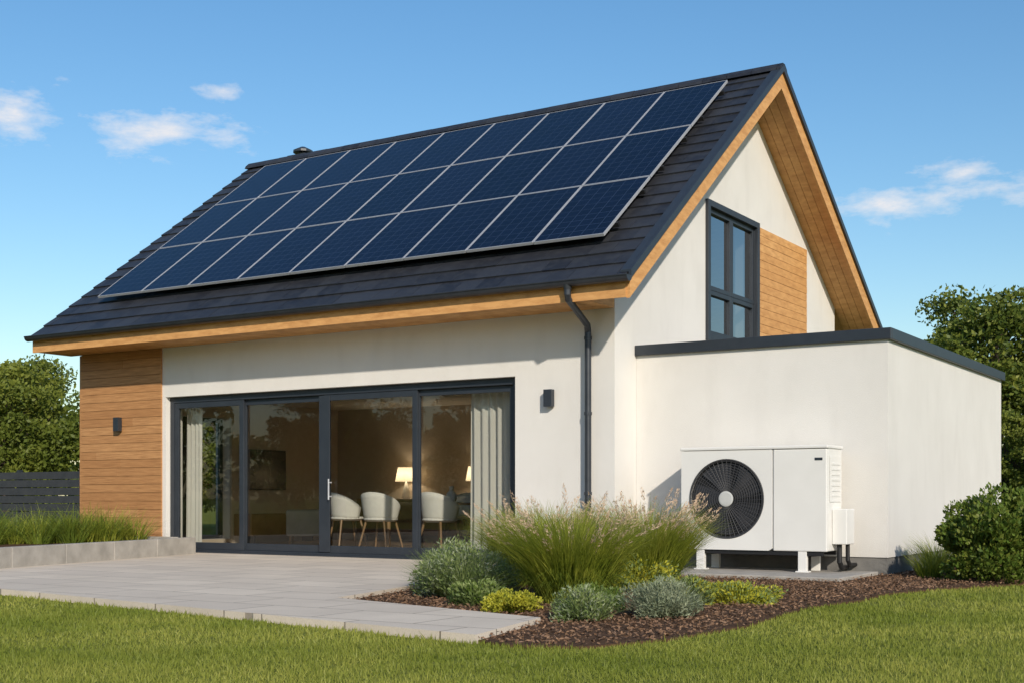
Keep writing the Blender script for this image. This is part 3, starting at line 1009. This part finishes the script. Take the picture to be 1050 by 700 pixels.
for (me_, x, y, rz, s) in ((T2, -22.9, 8.0, 0, .92), (T2, -20.6, 10.5, 2.1, .84), (T3, -27.5, 12, 1.0, .88), (T2, -25.5, 5.0, 4.0, .86), (T2, -18.9, 12.5, 3.0, .8), (T3, -31, 8, 2, 1),
                         (T1, -1.6, 27.4, 0, 1.03), (T1, 1.4, 29.5, 2.0, 1.0), (T3, 2.4, 24.0, 1.0, .78), (T1, -5, 34, 3.3, .95), (T2, 4.5, 27.0, 4.0, .9), (T3, 7.5, 30, .6, 1.0), (T2, .6, 20.6, 1.3, .62), (T2, 3.0, 19.0, 2.3, .66),
                         (T1, -16, -34, 0, 1.2), (T3, -22, -31, 1, 1.3), (T1, -9, -36, 2, 1.25), (T2, -28, -28, 3, 1.3), (T1, -3, -39, 4, 1.3), (T3, -34, -22, 5, 1.3), (T1, 4, -42, 5, 1.2)):
    obj('leafy_tree', me_, (x, y, GZ), rz, (s, s, s))
L = []
nT = 130
for i in range(nT):
    a = 2 * math.pi * i / nT + rng.uniform(-.02, .02); R0 = rng.uniform(75, 105); hh = rng.uniform(5, 9)
    c0 = np.array([R0 * math.cos(a), R0 * math.sin(a), 0])
    k = 12
    cs = [c0 + np.array([rng.normal(0, 1.8), rng.normal(0, 1.8), rng.uniform(.12, .85) * hh]) for _ in range(k)]
    L.append(clump_cloud(cs, [rng.uniform(1.2, 2.2) for _ in range(k)], 60, .38))
obj('distant_treeline', polys_mesh('distant_treeline', [np.concatenate(L)], [LEAF_T]))

# ------------------------------------------------------------------ camera, sun, sky
cam = bpy.data.cameras.new('camera'); co = bpy.data.objects.new('camera', cam); S.collection.objects.link(co)
co.location = (7.425, -14.132, .845); co.rotation_euler = (math.radians(90), 0, math.radians(32.3))
cam.lens = 45.02; cam.sensor_width = 36; cam.shift_y = .1524; cam.clip_end = 2000; cam.clip_start = .05
S.camera = co

EL = math.radians(27); AZ = math.radians(48)
ts = Vector((math.sin(AZ) * math.cos(EL), -math.cos(AZ) * math.cos(EL), math.sin(EL)))
sl = bpy.data.lights.new('sun', 'SUN'); sl.energy = 4.3; sl.angle = math.radians(1.2); sl.color = (1, .91, .78)
so = bpy.data.objects.new('sun', sl); so.rotation_euler = ts.to_track_quat('Z', 'Y').to_euler(); so.location = (10, -10, 20)
S.collection.objects.link(so)

w = bpy.data.worlds.new('World'); S.world = w; w.use_nodes = True
nt = w.node_tree; bg = nt.nodes['Background']
sky = nd(nt, 'ShaderNodeTexSky'); sky.sky_type = 'NISHITA'; sky.sun_disc = False
sky.sun_elevation = EL; sky.sun_rotation = math.atan2(ts.x, ts.y)
sky.air_density = 1.25; sky.dust_density = .6; sky.ozone_density = 3.2
tc = nd(nt, 'ShaderNodeTexCoord'); sp = nd(nt, 'ShaderNodeSeparateXYZ'); nt.links.new(tc.outputs['Generated'], sp.inputs[0])
def M(op, a, b=None, c=None, clamp=False): return mathn(nt, op, a, b, c, clamp)
az = M('ARCTAN2', sp.outputs['X'], sp.outputs['Y']); el = M('ARCSINE', sp.outputs['Z'])
best = None
for (a, e, ra, re) in ((-47.6, 15.5, 4.4, 1.4), (-53.6, 15.6, 2.6, 1.5), (-45.0, 17.1, 1.3, .6), (-11.0, 12.7, 2.6, .9), (-15.6, 12.4, 3.6, 1.1), (-13.2, 13.5, 2.2, .7),
                       (-80, 14, 8, 2), (20, 15, 8, 2), (60, 18, 9, 3), (120, 20, 10, 3), (170, 14, 9, 2), (-130, 18, 9, 3)):
    da = M('DIVIDE', M('SUBTRACT', az, math.radians(a)), math.radians(ra))
    de = M('DIVIDE', M('SUBTRACT', el, math.radians(e)), math.radians(re))
    m_ = M('SUBTRACT', 1.0, M('SQRT', M('ADD', M('MULTIPLY', da, da), M('MULTIPLY', de, de))))
    best = m_ if best is None else M('MAXIMUM', best, m_)
cb = nd(nt, 'ShaderNodeCombineXYZ'); nt.links.new(az, cb.inputs[0]); nt.links.new(M('MULTIPLY', el, 2.4), cb.inputs[1])
nz = nd(nt, 'ShaderNodeTexNoise'); nz.inputs['Scale'].default_value = 24; nz.inputs['Detail'].default_value = 10; nz.inputs['Roughness'].default_value = .62
nt.links.new(cb.outputs[0], nz.inputs['Vector'])
dens = M('MULTIPLY', M('ADD', M('MAXIMUM', best, -1.0), M('MULTIPLY', M('SUBTRACT', nz.outputs['Fac'], .57), 3.2)), .85, clamp=True)
dens = M('MULTIPLY', dens, M('GREATER_THAN', best, -.9))
hs = nd(nt, 'ShaderNodeHueSaturation'); hs.inputs['Saturation'].default_value = 1.22; hs.inputs['Value'].default_value = 1.0
nt.links.new(sky.outputs[0], hs.inputs['Color'])
col = mixc(nt, M('MULTIPLY', dens, .88), hs.outputs[0], (6.4, 6.2, 6.2))
nt.links.new(col, bg.inputs['Color'])
bg.inputs['Strength'].default_value = .14
